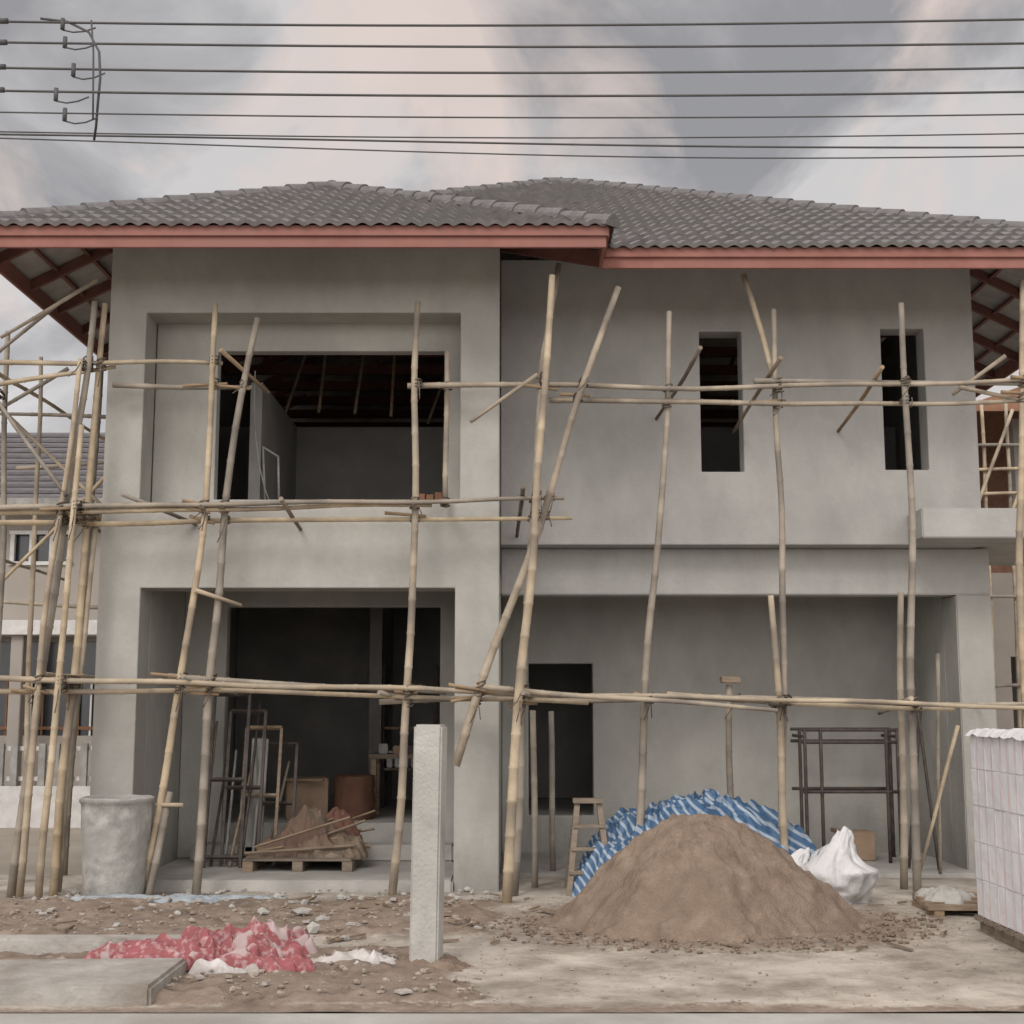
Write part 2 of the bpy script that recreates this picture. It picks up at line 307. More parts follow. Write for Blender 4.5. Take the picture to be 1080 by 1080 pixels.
other=[ [(.22,-.3,4.79),(-.40,-.45,4.31)],[(4.79,0,5.05),(4.29,.1,4.68)],[(4.42,.8,1.5),(3.97,.8,.04)],[(4.22,.7,2.2),(4.2,.9,.04)],
 [(-3.99,-.2,5.75),(-4.9,-.2,5.19)],[(-4.27,0,5.7),(-4.98,0,5.11),(-5.4,0,4.7)],[(-4.1,-.5,3.6),(-5.2,-.3,5.0)],[(-4.4,.3,5.0),(-5.6,.2,4.2)],
 [(1.76,-.5,5.0),(1.5,.98,4.63)],[(2.5,-.5,4.9),(2.29,.98,4.5)],[(3.48,-.4,4.84),(3.38,.98,4.5)],[(-3.56,-.6,3.6),(-3.0,-.02,3.4)],[(-2.89,-.5,2.73),(-2.5,-.3,2.60)],
 [(-2.7,-.6,4.95),(-2.35,-.02,4.68)],[(-2.1,-.65,3.55),(-2.02,-.02,3.36)],[(.1,-.7,3.65),(.05,.98,3.4)],[(-4.3,-.4,1.98),(-4.35,4.5,1.95)],[(-4.3,-.4,3.5),(-4.35,4.5,3.5)],[(-5.0,-.4,4.9),(-4.95,4.5,4.9)],[(-5.6,.2,3.3),(-5.8,5,3.3)],
 [(-5.3,1.5,4.2),(-4.0,1.5,4.3)],[(-5.6,.4,5.1),(-4.0,.4,3.6)],[(4.72,-.4,1.66),(4.75,1.25,1.7)],[(3.6,-.5,1.75),(3.75,1.2,1.6)],[(-1.2,-.55,1.8),(-.8,0.0,1.72)],[(.1,-.9,1.8),(.3,.3,1.75)],[(2.3,-.5,1.72),(2.6,.3,1.6)],[(-2.95,-.6,1.95),(-2.6,0,1.8)],
 [(-4.0,.5,4.0),(-5.3,.5,2.6)],[(-4.05,1.2,2.7),(-5.5,1.2,2.75)],[(-4.05,.8,4.6),(-5.5,.8,4.65)],[(4.3,-.1,4.72),(5.6,-.3,4.4)]]
for i,(l,y,r0,r1) in enumerate(vert): tube('upright_%02d'%i,P(l,y),r0,r1,M_bam,SC,10,wob=.018)
for i,(l,y) in enumerate(horiz): tube('ledger_%02d'%i,P(l,y),.028,.019,M_bam,SC,10,wob=.018)
for i,l in enumerate(other): tube('brace_%02d'%i,l,.022,.017,M_bam if i not in(8,9,10,13,14,15) else M_wood,SC,8)
lash=[]
def segs(l): return list(zip(l[:-1],l[1:]))
for (vl,vy,r0,r1) in vert:
    for (hl,hy) in horiz:
        if abs(vy-hy)>.55: continue
        for a,b in segs(vl):
            for c,d_ in segs(hl):
                den=(b[0]-a[0])*(d_[1]-c[1])-(b[1]-a[1])*(d_[0]-c[0])
                if abs(den)<1e-6: continue
                t=((c[0]-a[0])*(d_[1]-c[1])-(c[1]-a[1])*(d_[0]-c[0]))/den
                s=((c[0]-a[0])*(b[1]-a[1])-(c[1]-a[1])*(b[0]-a[0]))/den
                if 0<=t<=1 and 0<=s<=1:
                    x=a[0]+(b[0]-a[0])*t; z=a[1]+(b[1]-a[1])*t
                    for q in range(3):
                        zz=z+(q-1)*.022
                        lash.append(tube('l',[(x+.048*math.cos(w),(vy+hy)/2+(.048+abs(vy-hy)/2)*math.sin(w),zz+.02*math.sin(w+q)) for w in [j*math.pi/4 for j in range(9)]],.008,.008,M_rope,SC,5,0,0))
                    if R()<.6: lash.append(tube('l',[(x+.03,vy-.08,z),(x+.05,vy-.1,z-.08),(x+U(-.08,.08),vy-.09,z-U(.1,.22))],.006,.005,M_rope,SC,5,0,0))
                    if R()<.35:
                        w_=U(.12,.3); lash.append(tube('l',[(x-w_,(vy+hy)/2-.06,z+U(-.04,.06)),(x+U(.05,.15),(vy+hy)/2-.03,z+U(-.05,.05))],.018,.014,M_wood,SC,6,0,0))
join(lash,'lashings')
box('post_cap_plate',1.99,2.17,.12,.28,1.9,1.96,M_wood,SC,.006)
# ================================================================ GROUND
def sm(a,b,x): t=min(1,max(0,(x-a)/(b-a))); return t*t*(3-2*t)
def dirt(x,y):
    n=noise.fractal((x*.9,y*1.3,3.1),1,2,5)*.35+noise.fractal((x*4,y*4,1.1),1,2,4)*.12
    e=n
    a=sm(.1,-.5,x+e)*sm(-2.75,-2.35,y+e*.5)*sm(-.45,-.95,y+e*.6)
    b=sm(-2.35,-2.1,x+e*.4)*sm(-.15,-.5,x+e)*sm(-4.95,-4.75,y+e*.3)*sm(-2.9,-3.3,y+e*.5)
    c=sm(-2.0,-2.2,x)*sm(-3.95,-3.8,y)*sm(-3.1,-3.3,y)*.8
    d=math.exp(-(((x-1.6)/1.75)**2+((y+1.9)/1.3)**2)**2*.8)*.6
    f=sm(.08,.45,n)*.45
    g=sm(-4.75,-5.0,y+n*.4)*.5
    return max(a,b,c,d,f,g,0)
NX,NY=440,200; V=[];F=[];A=[]
for j in range(NY):
    y=-5.05+6.3*j/(NY-1)
    for i in range(NX):
        x=-8+16*i/(NX-1)
        dd=dirt(x,y); A.append(dd)
        z=.012*noise.fractal((x*.7,y*.7,0),1,2,4)
        z+=dd*(.035+.05*noise.fractal((x*2.2,y*2.2,5),1,2,6)+.02*noise.noise((x*14,y*14,2)))*sm(-5.05,-4.8,y)
        V.append((x,y,max(z,-.004)))
for j in range(NY-1):
    for i in range(NX-1): a=j*NX+i; F.append((a,a+1,a+NX+1,a+NX))
gm=bpy.data.materials.new('yard'); gm.use_nodes=True; N=gm.node_tree.nodes; L=gm.node_tree.links; b=N['Principled BSDF']; b.inputs['Roughness'].default_value=.95; b.inputs['Specular IOR Level'].default_value=.2
at=N.new('ShaderNodeAttribute'); at.attribute_name='dirt'; tc=N.new('ShaderNodeTexCoord')
def nz(sc,det=5):
    n=N.new('ShaderNodeTexNoise'); n.inputs['Scale'].default_value=sc; n.inputs['Detail'].default_value=det; n.inputs['Roughness'].default_value=.68; L.new(tc.outputs['Object'],n.inputs[0]); return n
def rmp(src,a,c1,bb,c2):
    r=N.new('ShaderNodeValToRGB'); r.color_ramp.elements[0].position=a; r.color_ramp.elements[0].color=(*c1,1); r.color_ramp.elements[1].position=bb; r.color_ramp.elements[1].color=(*c2,1); L.new(src,r.inputs[0]); return r
rc=rmp(nz(1.7,8).outputs['Fac'],.38,(.27,.235,.195),.6,(.5,.455,.395)); rd=rmp(nz(5).outputs['Fac'],.3,(.17,.13,.1),.7,(.31,.25,.2))
mx=N.new('ShaderNodeMixRGB'); ma=N.new('ShaderNodeMath'); ma.operation='MULTIPLY_ADD'; ma.inputs[1].default_value=.9
nn=nz(16,6); L.new(nn.outputs['Fac'],ma.inputs[0]); sb=N.new('ShaderNodeMath'); sb.operation='ADD'; sb.inputs[1].default_value=-.4; L.new(at.outputs['Fac'],sb.inputs[0]); L.new(sb.outputs[0],ma.inputs[2])
rr=rmp(ma.outputs[0],.2,(0,0,0),.5,(1,1,1)); L.new(rr.outputs[0],mx.inputs[0]); L.new(rc.outputs[0],mx.inputs[1]); L.new(rd.outputs[0],mx.inputs[2])
n4=nz(.55,6); mr=N.new('ShaderNodeMapRange'); mr.inputs[1].default_value=.35; mr.inputs[2].default_value=.65; mr.inputs[3].default_value=.8; mr.inputs[4].default_value=1.12; L.new(n4.outputs['Fac'],mr.inputs[0])
hs=N.new('ShaderNodeHueSaturation'); L.new(mx.outputs[0],hs.inputs['Color']); L.new(mr.outputs[0],hs.inputs['Value']); L.new(hs.outputs[0],b.inputs['Base Color'])
bp=N.new('ShaderNodeBump'); bp.inputs['Strength'].default_value=.6; bp.inputs['Distance'].default_value=.02; L.new(nz(45,4).outputs['Fac'],bp.inputs['Height']); L.new(bp.outputs[0],b.inputs['Normal'])
yard=mesh_obj('yard_ground',V,F,gm,None,True)
att=yard.data.attributes.new('dirt','FLOAT','POINT'); att.data.foreach_set('value',A)
M_far=mat('far_soil',(.25,.22,.18),(.36,.32,.27),scale=.8)
mesh_obj('ground',[(-400,-400,-.03),(400,-400,-.03),(400,600,-.03),(-400,600,-.03)],[(0,1,2,3)],M_far)
M_road=mat('road_concrete',(.3,.29,.27),(.44,.43,.4),scale=1.6,c3=(.26,.24,.21),bump=.3,bscale=50,detail=7)
mesh_obj('road',[(-80,-13.5,-.008),(80,-13.5,-.008),(80,-5.052,-.008),(-80,-5.052,-.008)],[(0,1,2,3)],M_road)
M_pav=mat('worn_pavement',(.26,.245,.22),(.41,.39,.36),scale=3,c3=(.22,.19,.16),s3=2.2,bump=.6,bscale=20,detail=7)
for i in range(3):
    box('pavement',-2.05-(i+1)*2.0+.012,-2.05-i*2.0,-4.9,-4.0,-.05,.1-.01*i,M_pav,None,.02,Matrix.Rotation(.01*(i-1),3,'Y'))
box('concrete_beam',-8,-2.0,-3.42,-3.24,-.05,.13,M_pav,None,.015)
def stones(name,n,fn,m,smin,smax,flat=1,zoff=.02):
    V=[];F=[]
    for k in range(n):
        x,y,z_=(*fn(),0)[:3]; s=U(smin,smax)*(.5+R()); bm=bmesh.new(); bmesh.ops.create_icosphere(bm,subdivisions=1,radius=1)
        o=len(V); q=Vector((U(0,50),U(0,50),0)); sc=Vector((U(.7,1.4),U(.6,1.2),U(.4,.8)*flat))
        for v in bm.verts:
            c=v.co*(1+.5*noise.noise(v.co*1.5+q)); V.append((x+c.x*s*sc.x,y+c.y*s*sc.y,zoff+z_+dirt(x,y)*.03+c.z*s*sc.z))
        for f in bm.faces: F.append(tuple(o+v.index for v in f.verts))
        bm.free()
    return mesh_obj(name,V,F,m)
M_rub=mat('rubble',(.2,.16,.13),(.37,.33,.28),scale=3)
def fr():
    while 1:
        x=U(-5,.3); y=U(-4.8,-.5)
        if dirt(x,y)>U(.2,1): return x,y
stones('rubble',900,fr,M_rub,.006,.022)
stones('gravel',900,lambda:(U(-2,4),U(-5,-.3)),M_rub,.003,.011,zoff=.008)
stones('broken_concrete',14,lambda:(U(-3.0,-.6),U(-3.0,-.7)),M_conc,.03,.06)
def fs():
    a=U(-3.3,.3) ; r=U(1.0,1.55); return 1.47+r*1.24*math.cos(a),-1.85+r*.95*math.sin(a)
stones('sand_clods',500,fs,M_sand,.006,.022,zoff=.01)
stones('mortar_crumbs',160,lambda:(U(-4.2,-.2),U(-.9,.0)),M_conc,.006,.03)
# litter: torn paper / splinters, one mesh each
def litter(name,n,fn,m,l0,l1,asp):
    V=[];F=[]
    for k in range(n):
        x,y=fn(); a=U(0,6.28); l=U(l0,l1); w=l*asp*U(.6,1.3); ca,sa=math.cos(a),math.sin(a); z=.045+dirt(x,y)*.03; o=len(V)
        for p,q,dz in((-l,-w,0),(l,-w,U(0,.01)),(l,w,U(0,.012)),(-l,w,.004),):
            V.append((x+p*ca-q*sa,y+p*sa+q*ca,z+dz-.02))
        for p,q in((-l,-w),(l,-w),(l,w),(-l,w)): V.append((x+p*ca-q*sa,y+p*sa+q*ca,z-.03))
        F+=[(o,o+1,o+2,o+3),(o,o+4,o+5,o+1),(o+1,o+5,o+6,o+2),(o+2,o+6,o+7,o+3),(o+3,o+7,o+4,o)]
    return mesh_obj(name,V,F,m)
litter('wood_splinters',70,lambda:(U(-4,3.4),U(-3.2,-.4)),M_wood,.04,.16,.1)
litter('paper_scraps',26,fr,M_rag,.02,.045,.7)
# ================================================================ HEAPS
def heap(name,cx,cy,rx,ry,prof,m,n=90,lobes=.12,fold=0,ffreq=3,seed=0,fine=0,parent=None,z0=0,soft=0,cr=0,drape=0,ang=.5):
    V=[];F=[];nr=n//2
    for j in range(nr+1):
        t=j/nr
        for i in range(n):
            a=2*math.pi*i/n; ro=1+lobes*noise.fractal((math.cos(a)*1.5+seed,math.sin(a)*1.5,seed),1,2,4)*2
            x=cx+rx*ro*t*math.cos(a); y=cy+ry*ro*t*math.sin(a); h=prof(t)
            wx=x+.12*noise.noise((x*3,y*3,seed)); wy=y+.12*noise.noise((x*3,y*3,seed+7))
            if fold:
                w=noise.fractal((wx*ffreq+seed,wy*ffreq,seed*2),1,2.1,3); w=1-abs(w)*2.2
                h+=fold*w*sm(1.02,.6,t)
            if soft: h+=soft*noise.fractal((wx*ffreq*.7+seed,wy*ffreq*.7,seed*3),1,2.2,3)*sm(1.02,.75,t)
            if drape: # long rolled folds
                p=wx*math.cos(ang)+wy*math.sin(ang); q=-wx*math.sin(ang)+wy*math.cos(ang)
                f1=noise.noise((p*2.2+seed,q*9,seed)); f2=noise.noise((q*2.6+seed,p*7,seed+5))
                h+=drape*((1-abs(f1)*3.2)*.7+(1-abs(f2)*3.2)*.5)*sm(1.0,.85,t)
            if cr:
                c1=abs(noise.noise((wx*9+wy*4,wy*8,seed)))+.6*abs(noise.noise((wx*18,wy*15-wx*7,seed+3))); h+=cr*(1-c1*1.6)*sm(1.0,.9,t)
            if fine: h+=fine*noise.fractal((x*9,y*9,seed),1,2,5)*sm(1,.9,t)
            V.append((x,y,z0+max(h,0)+(.0 if t<1 else -.03)))
    for j in range(nr):
        for i in range(n): a=j*n+i;b=j*n+(i+1)%n; F.append((a,b,b+n,a+n))
    return mesh_obj(name,V,F,m,parent,True)
heap('sand_pile',1.47,-1.85,1.24,1.0,lambda t:.8*max(0,(1-math.sqrt(t*t+.05)))/.78*(1+.12*math.sin(t*3.1)),M_sand,n=260,lobes=.1,seed=2,fine=.045,soft=.045,ffreq=2.4)
mt=bpy.data.materials.new('striped_tarp'); mt.use_nodes=True; N=mt.node_tree.nodes; L=mt.node_tree.links; b=N['Principled BSDF']; b.inputs['Roughness'].default_value=.5
tc=N.new('ShaderNodeTexCoord'); mp=N.new('ShaderNodeMapping'); mp.inputs['Rotation'].default_value=(.3,.9,.5); L.new(tc.outputs['Object'],mp.inputs[0])
wv=N.new('ShaderNodeTexWave'); wv.inputs['Scale'].default_value=5; wv.inputs['Distortion'].default_value=4.5; wv.inputs['Detail'].default_value=1; wv.inputs['Detail Scale'].default_value=.6; L.new(mp.outputs[0],wv.inputs[0])
r=N.new('ShaderNodeValToRGB'); r.color_ramp.elements[0].position=.62; r.color_ramp.elements[0].color=(.045,.105,.2,1); r.color_ramp.elements[1].position=.82; r.color_ramp.elements[1].color=(.28,.34,.4,1); L.new(wv.outputs['Fac'],r.inputs[0]); L.new(r.outputs[0],b.inputs['Base Color'])
TP=empty('striped_tarp')
heap('sheet',1.72,.15,1.22,.8,lambda t:.8*(1-t**3),mt,n=300,lobes=.12,ffreq=1.7,seed=5,soft=.12,drape=.07,cr=.02,ang=1.1,parent=TP)
heap('sheet_edge',.98,-.25,.42,.38,lambda t:.42*(1-t**2.4),mt,n=160,lobes=.2,ffreq=2.4,seed=9,soft=.1,drape=.05,cr=.02,ang=.7,parent=TP)
def sack(name,cx,cy,rx,ry,h,lean,seed):
    V=[];F=[];n=72;m=44
    for j in range(m+1):
        t=j/m
        w=.7+.36*math.sin(min(1,t/.45)*math.pi*.62) if t<.45 else (1.04-.74*sm(.38,.9,t))
        if t>.88: w=.3-.12*sm(.88,1,t)
        if j==0: w=.78
        for i in range(n):
            a=2*math.pi*i/n
            f=1+.4*noise.fractal((math.cos(a)*1.3+seed,math.sin(a)*1.3,t*2.2),1,2,3)+.13*(1-abs(noise.noise((math.cos(a)*4,math.sin(a)*4,t*2.6+seed)))*4)*sm(.0,.3,t)
            sag=.1*noise.noise((math.cos(a)*1.2,math.sin(a)*1.2,t*3+seed))*sm(0,.3,t)
            V.append((cx+lean*t*t+.09*math.sin(t*4+seed)*t+rx*w*f*math.cos(a),cy+ry*w*f*math.sin(a),h*(t+sag)))
    for j in range(m):
        for i in range(n): a=j*n+i;b=j*n+(i+1)%n; F.append((a,b,b+n,a+n))
    F.append(tuple(range(n))[::-1]); F.append(tuple(m*n+i for i in range(n)))
    return mesh_obj(name,V,F,M_bag,None,True)
sack('white_sack',2.84,-.75,.29,.24,.62,-.03,3.7); sack('white_sack',2.56,-.5,.23,.2,.42,.06,8.3)
mc=bpy.data.materials.new('red_cloth'); mc.use_nodes=True; N=mc.node_tree.nodes; L=mc.node_tree.links; b=N['Principled BSDF']; b.inputs['Roughness'].default_value=.85
tc=N.new('ShaderNodeTexCoord'); vo=N.new('ShaderNodeTexNoise'); vo.inputs['Scale'].default_value=24; vo.inputs['Detail'].default_value=2; L.new(tc.outputs['Object'],vo.inputs[0])
r=N.new('ShaderNodeValToRGB'); r.color_ramp.elements[0].position=.5; r.color_ramp.elements[0].color=(.25,.075,.08,1); r.color_ramp.elements[1].position=.68; r.color_ramp.elements[1].color=(.38,.24,.24,1); L.new(vo.outputs['Fac'],r.inputs[0])
n2=N.new('ShaderNodeTexNoise'); n2.inputs['Scale'].default_value=2.6; n2.inputs['Distortion'].default_value=.6; L.new(tc.outputs['Object'],n2.inputs[0]); r2=N.new('ShaderNodeValToRGB'); r2.color_ramp.elements[0].position=.56; r2.color_ramp.elements[1].position=.58; r2.color_ramp.elements[1].color=(.85,.85,.85,1); L.new(n2.outputs['Fac'],r2.inputs[0])
mx=N.new('ShaderNodeMixRGB'); L.new(r2.outputs[0],mx.inputs[0]); L.new(r.outputs[0],mx.inputs[1]); mx.inputs[2].default_value=(.4,.33,.32,1)
n3=N.new('ShaderNodeTexNoise'); n3.inputs['Scale'].default_value=4; L.new(tc.outputs['Object'],n3.inputs[0]); m3=N.new('ShaderNodeMapRange'); m3.inputs[3].default_value=.6; m3.inputs[4].default_value=1.3; L.new(n3.outputs['Fac'],m3.inputs[0]); h3=N.new('ShaderNodeHueSaturation'); L.new(mx.outputs[0],h3.inputs['Color']); L.new(m3.outputs[0],h3.inputs['Value']); L.new(h3.outputs[0],b.inputs['Base Color'])
RC=empty('red_patterned_cloth')
heap('sheet',-1.78,-3.55,.58,.4,lambda t:.17*(1-t**2)+.015,mc,n=300,lobes=.3,ffreq=2.6,seed=11,soft=.1,drape=.09,ang=.35,parent=RC)
heap('sheet_left',-2.25,-3.8,.4,.2,lambda t:.07*(1-t**2)+.015,mc,n=200,lobes=.3,ffreq=3.5,seed=15,soft=.05,drape=.05,ang=.1,z0=.05,parent=RC)
heap('sheet_front',-1.55,-3.98,.3,.15,lambda t:.07*(1-t**2)+.015,mc,n=180,lobes=.35,ffreq=3.5,seed=19,soft=.05,drape=.05,ang=-.4,z0=.03,parent=RC)
heap('white_rag',-.98,-3.75,.27,.13,lambda t:.05*(1-t**2)+.012,M_rag,n=150,lobes=.4,ffreq=5,seed=21,soft=.05,drape=.045,z0=.02)
heap('white_rag',-1.78,-4.05,.2,.09,lambda t:.05*(1-t**2)+.012,M_rag,n=120,lobes=.35,ffreq=5,seed=27,soft=.04,drape=.04,z0=.02)
heap('blue_rag',-2.9,-.75,.7,.16,lambda t:.02*(1-t**2)+.01,mat('pale_blue',(.23,.27,.3),(.34,.37,.39),scale=6),n=130,lobes=.35,ffreq=4,seed=31,soft=.03,cr=.02,z0=.02)
# ================================================================ OBJECTS
box('concrete_post',-.645,-.455,-3.83,-3.64,-.05,1.56,M_conc,None,.014,Matrix.Rotation(math.radians(-9),3,'Z')@Matrix.Rotation(math.radians(.7),3,'Y'))
heap('post_base_soil',-.55,-3.73,.3,.25,lambda t:.09*(1-t)**.8,M_sand,n=80,lobes=.3,seed=61,fine=.03,ffreq=3)
def lathe(name,prof,cx,cy,m,seg=48,wob=.0,parent=None,tilt=0):
    V=[];F=[]
    for r_,z in prof:
        for i in range(seg):
            a=2*math.pi*i/seg; rr=r_*(1+wob*noise.noise((math.cos(a)*2,math.sin(a)*2,z*4))+wob*.3*noise.noise((math.cos(a)*7,math.sin(a)*7,z*12))); V.append((cx+rr*math.cos(a)+tilt*z,cy+rr*math.sin(a),z+wob*.3*noise.noise((math.cos(a)*2,math.sin(a)*2,9))*z))
    for j in range(len(prof)-1):
        for i in range(seg): a=j*seg+i;b=j*seg+(i+1)%seg; F.append((a,b,b+seg,a+seg))
    o=mesh_obj(name,V,F,m,parent,True); o.data.set_sharp_from_angle(angle=math.radians(60)); return o
pr=[(.01,.0),(.25,0),(.27,.04)]+[(.27+.04*k/12,.04+.8*k/12) for k in range(1,12)]+[(.31,.83),(.325,.84),(.325,.87),(.3,.88),(.285,.86),(.275,.5),(.25,.2),(.01,.18)]
lathe('mortar_tub',pr,-3.53,-.45,M_tub,wob=.04,tilt=-.01)
pl=tube('leaning_stick',[(-3.1,-.35,.92),(-3.22,-.5,.0)],.035,.035,M_bam,None,8); tube('rung',[(-3.2,-.4,.8),(-2.95,-.4,.8)],.02,.02,M_bam,pl,8)
SL_=empty('step_ladder')
def bar(n,a,b,w,par,m=M_wood):
    a=Vector(a);b=Vector(b);t=(b-a).normalized(); s=t.orthogonal().normalized() if abs(t.z)<.5 else Vector((1,0,0)); s=(s-t*s.dot(t)).normalized(); u=t.cross(s)
    V=[p+s*i*w/2+u*j*w/2 for p in(a,b) for i,j in((-1,-1),(1,-1),(1,1),(-1,1))]
    return mesh_obj(n,V,[(0,3,2,1),(4,5,6,7),(0,1,5,4),(1,2,6,5),(2,3,7,6),(3,0,4,7)],m,par)
M_lad=mat('grey_weathered_wood',(.16,.13,.1),(.27,.22,.17),scale=6,stretch=(1,1,4))
for sx,n in((-1,'l'),(1,'r')):
    bar('front_leg_'+n,(.7+sx*.1,-.12,.8),(.7+sx*.19,-.35,.0),.05,SL_,M_lad); bar('rear_leg_'+n,(.7+sx*.1,-.06,.8),(.7+sx*.19,.2,.0),.045,SL_,M_lad)
for k in range(3):
    t=(k+1)/4; w=.1+.09*(1-t); box('tread_%d'%k,.7-w-.02,.7+w+.02,-.35+.23*t-.05,-.35+.23*t+.05,.8*t-.015,.8*t+.015,M_lad,SL_,.003)
box('top_plate',.56,.84,-.18,.0,.8,.84,M_lad,SL_,.004)
BS=empty('wrapped_block_stack')
mb=mat('wrapped_blocks',(.6,.6,.61),(.74,.74,.75),scale=3,rough=.35,bump=.8,bscale=7,c3=(.68,.66,.66),s3=4,spec=.5)
M_pink=mat('pink_strap',(.5,.33,.33),(.62,.45,.43),bump=0)
ny=15;blk=[];stp=[]
for j in range(ny):
    y0=-4.75+j*.16; top=U(-.01,.015)
    for k in range(5):
        z0=.13+k*.27; dx=U(-.005,.005)
        blk.append(box('b',3.5+dx,4.7,y0+.0005,y0+.1595,z0+.0005,z0+.2697+(top if k==4 else 0),mb,BS,.005))
    yy=y0+U(-.01,.01); stp.append(box('s',3.487,3.4885,yy-.003,yy+.005,.13,1.48,M_pink,BS,0))
join(blk,'blocks'); join(stp,'print_lines')
pd=[box('p',3.52+i*.35,3.62+i*.35,-4.78,-2.33,0,.09,M_wood,BS,.004) for i in range(4)]+[box('p',3.48,4.72,-4.78+i*.21,-4.63+i*.21,.092,.128,M_wood,BS,.004) for i in range(12)]
join(pd,'pallet')
Vf=[];Ff=[]; nn_=120
for j in range(nn_):
    for i in range(30):
        x=3.475+i*.043; y=-4.78+j*.0208; z=1.497+.03*abs(noise.fractal((x*6,y*5,2),1,2,3))
        if i==0: z-=.04+.05*abs(noise.noise((0,y*3,1)))
        Vf.append((x-.004*(i==0),y,z))
for j in range(nn_-1):
    for i in range(29): a=j*30+i; Ff.append((a,a+1,a+31,a+30))
mesh_obj('film_top',Vf,Ff,mb,BS,True)
TR=empty('timber_stack')
for i in range(4): box('plank_%d'%i,3.35+.02*i,3.95,-1.6+i*.17,-1.45+i*.17,.05,.085+.01*i,M_wood,TR,.004)
for i in range(2): box('bearer_%d'%i,3.4+i*.45,3.48+i*.45,-1.6,-.95,0,.048,M_wood,TR,.004)
heap('cement_paper',3.6,-1.2,.25,.2,lambda t:.06*(1-t*t),M_conc,n=90,lobes=.3,ffreq=6,seed=41,soft=.04,cr=.03,z0=.1)
TS=empty('steel_trestle')
for y in(1.9,2.5):
    for x in((3.13,3.3,4.12,4.0) if y==1.9 else (3.2,4.2)): tube('leg',[(x,y,0.04),(x,y,1.43)],.02,.02,M_steel,TS,6,0,0)
    for z in(1.43,1.3,.78): tube('rail',[(3.1,y,z),(4.2,y,z)],.02,.02,M_steel,TS,6,0,0)
for x in(3.13,4.12): tube('cross_rail',[(x,1.9,1.36),(x,2.5,1.36)],.018,.018,M_steel,TS,6,0,0)
tube('leaning_rod',[(4.3,1.6,1.7),(4.05,1.4,.05)],.018,.018,M_steel,TS,6,0,0); tube('leaning_rod',[(4.2,1.5,2.0),(4.3,1.2,.05)],.018,.018,M_steel,TS,6,0,0)
bx=empty('cardboard_box'); box('carton',3.55,3.9,2.1,2.45,.04,.34,M_card,bx,.01); box('flap',3.5,3.56,2.1,2.45,.32,.36,M_card,bx,.002)
bx=empty('timber_offcut_box'); box('carton',2.3,2.62,.3,.6,0,.38,M_wood,bx,.01); box('lid',2.28,2.64,.28,.62,.38,.41,M_wood,bx,.004)
# porch contents
PA=empty('loaded_pallet')
for i in range(7): box('deck_%d'%i,-2.6,-1.55,.6+i*.13,.7+i*.13,.2,.225,M_wood,PA,.003)
for i in range(3): box('runner_%d'%i,-2.6+i*.48,-2.5+i*.48,.6,1.48,.1,.198,M_wood,PA,.003)
heap('canvas_heap',-2.0,1.0,.46,.38,lambda t:.36*(1-t)**.75,M_canvas,n=160,lobes=.25,ffreq=3,seed=51,parent=PA,z0=.225,soft=.14,drape=.07,cr=.04)
heap('sack_heap',-1.8,1.25,.25,.2,lambda t:.45*(1-t**2),mat('old_red_sack',(.12,.06,.045),(.2,.1,.075),scale=5),n=100,lobes=.25,ffreq=3,seed=57,parent=PA,z0=.225,soft=.1,drape=.04)
for i in range(12): bar('stick_%d'%i,(-2.6+U(0,.4),.55+.07*i,.24+U(0,.1)),(-1.8+U(0,.4),.8+.08*i,.26+U(0,.35)),U(.015,.03),PA)
DR=empty('cardboard_box'); box('carton',-2.5,-2.05,2.3,2.7,.45,.9,M_card,DR,.01,Matrix.Rotation(.2,3,'Z')); box('flap',-2.48,-2.05,2.17,2.26,.88,.9,M_card,DR,.002)
lathe('rusty_drum',[(.01,.45),(.22,.45),(.23,.47),(.22,.6),(.23,.62),(.22,.78),(.23,.8),(.22,.9),(.23,.92),(.18,.93),(.01,.92)],-1.75,2.5,mat('old_rust',(.1,.05,.032),(.17,.09,.06),scale=5),wob=.05)
FR=empty('window_frame_stack')
for k in range(4):
    x0=-3.05+k*.15; y=1.15+k*.1; w=.36; z0=.1; h=1.7-.17*k
    for a,b in(((x0,y-.2,z0),(x0,y+.1,z0+h)),((x0+w,y-.2,z0),(x0+w,y+.1,z0+h)),((x0,y+.1,z0+h),(x0+w,y+.1,z0+h)),((x0,y-.05,z0+h/2),(x0+w,y-.05,z0+h/2)),((x0,y-.18,z0+.1),(x0+w,y-.18,z0+.1))):
        bar('frame_bar',a,b,.03,FR,(M_steel,M_steel,M_wood,M_steel)[k])
for k in range(7): tube('leaning_pole',[(-3.1+.1*k,.9+U(0,.4),.1),(-3.0+.1*k+U(-.1,.1),1.6,1.1+U(0,.7))],.016,.014,(M_wood,M_steel,M_grey)[k%3],FR,6,0,.01)
box('board',-2.72,-2.55,1.45,1.48,.12,1.35,M_grey,FR,.003,Matrix.Rotation(.04,3,'Y'))
RK=empty('tool_rack')
for x in(-1.6,-.95):
    for y in(4.2,4.7): bar('post',(x,y,.45),(x,y,2.2),.05,RK,M_steel)
for z in(.9,1.4,1.9): box('shelf',-1.62,-.93,4.18,4.72,z,z+.03,M_wood,RK,.003)
for i in range(6): box('tin_%d'%i,-1.55+i*.1,-1.48+i*.1,4.25,4.35,.93,1.05+U(0,.1),M_white,RK,.01)
WB=empty('workbench')
box('top',-1.6,-.85,2.6,3.1,1.1,1.15,M_wood,WB,.004)
for x in(-1.55,-.9):
    for y in(2.65,3.05): bar('leg',(x,y,.45),(x,y,1.1),.06,WB)
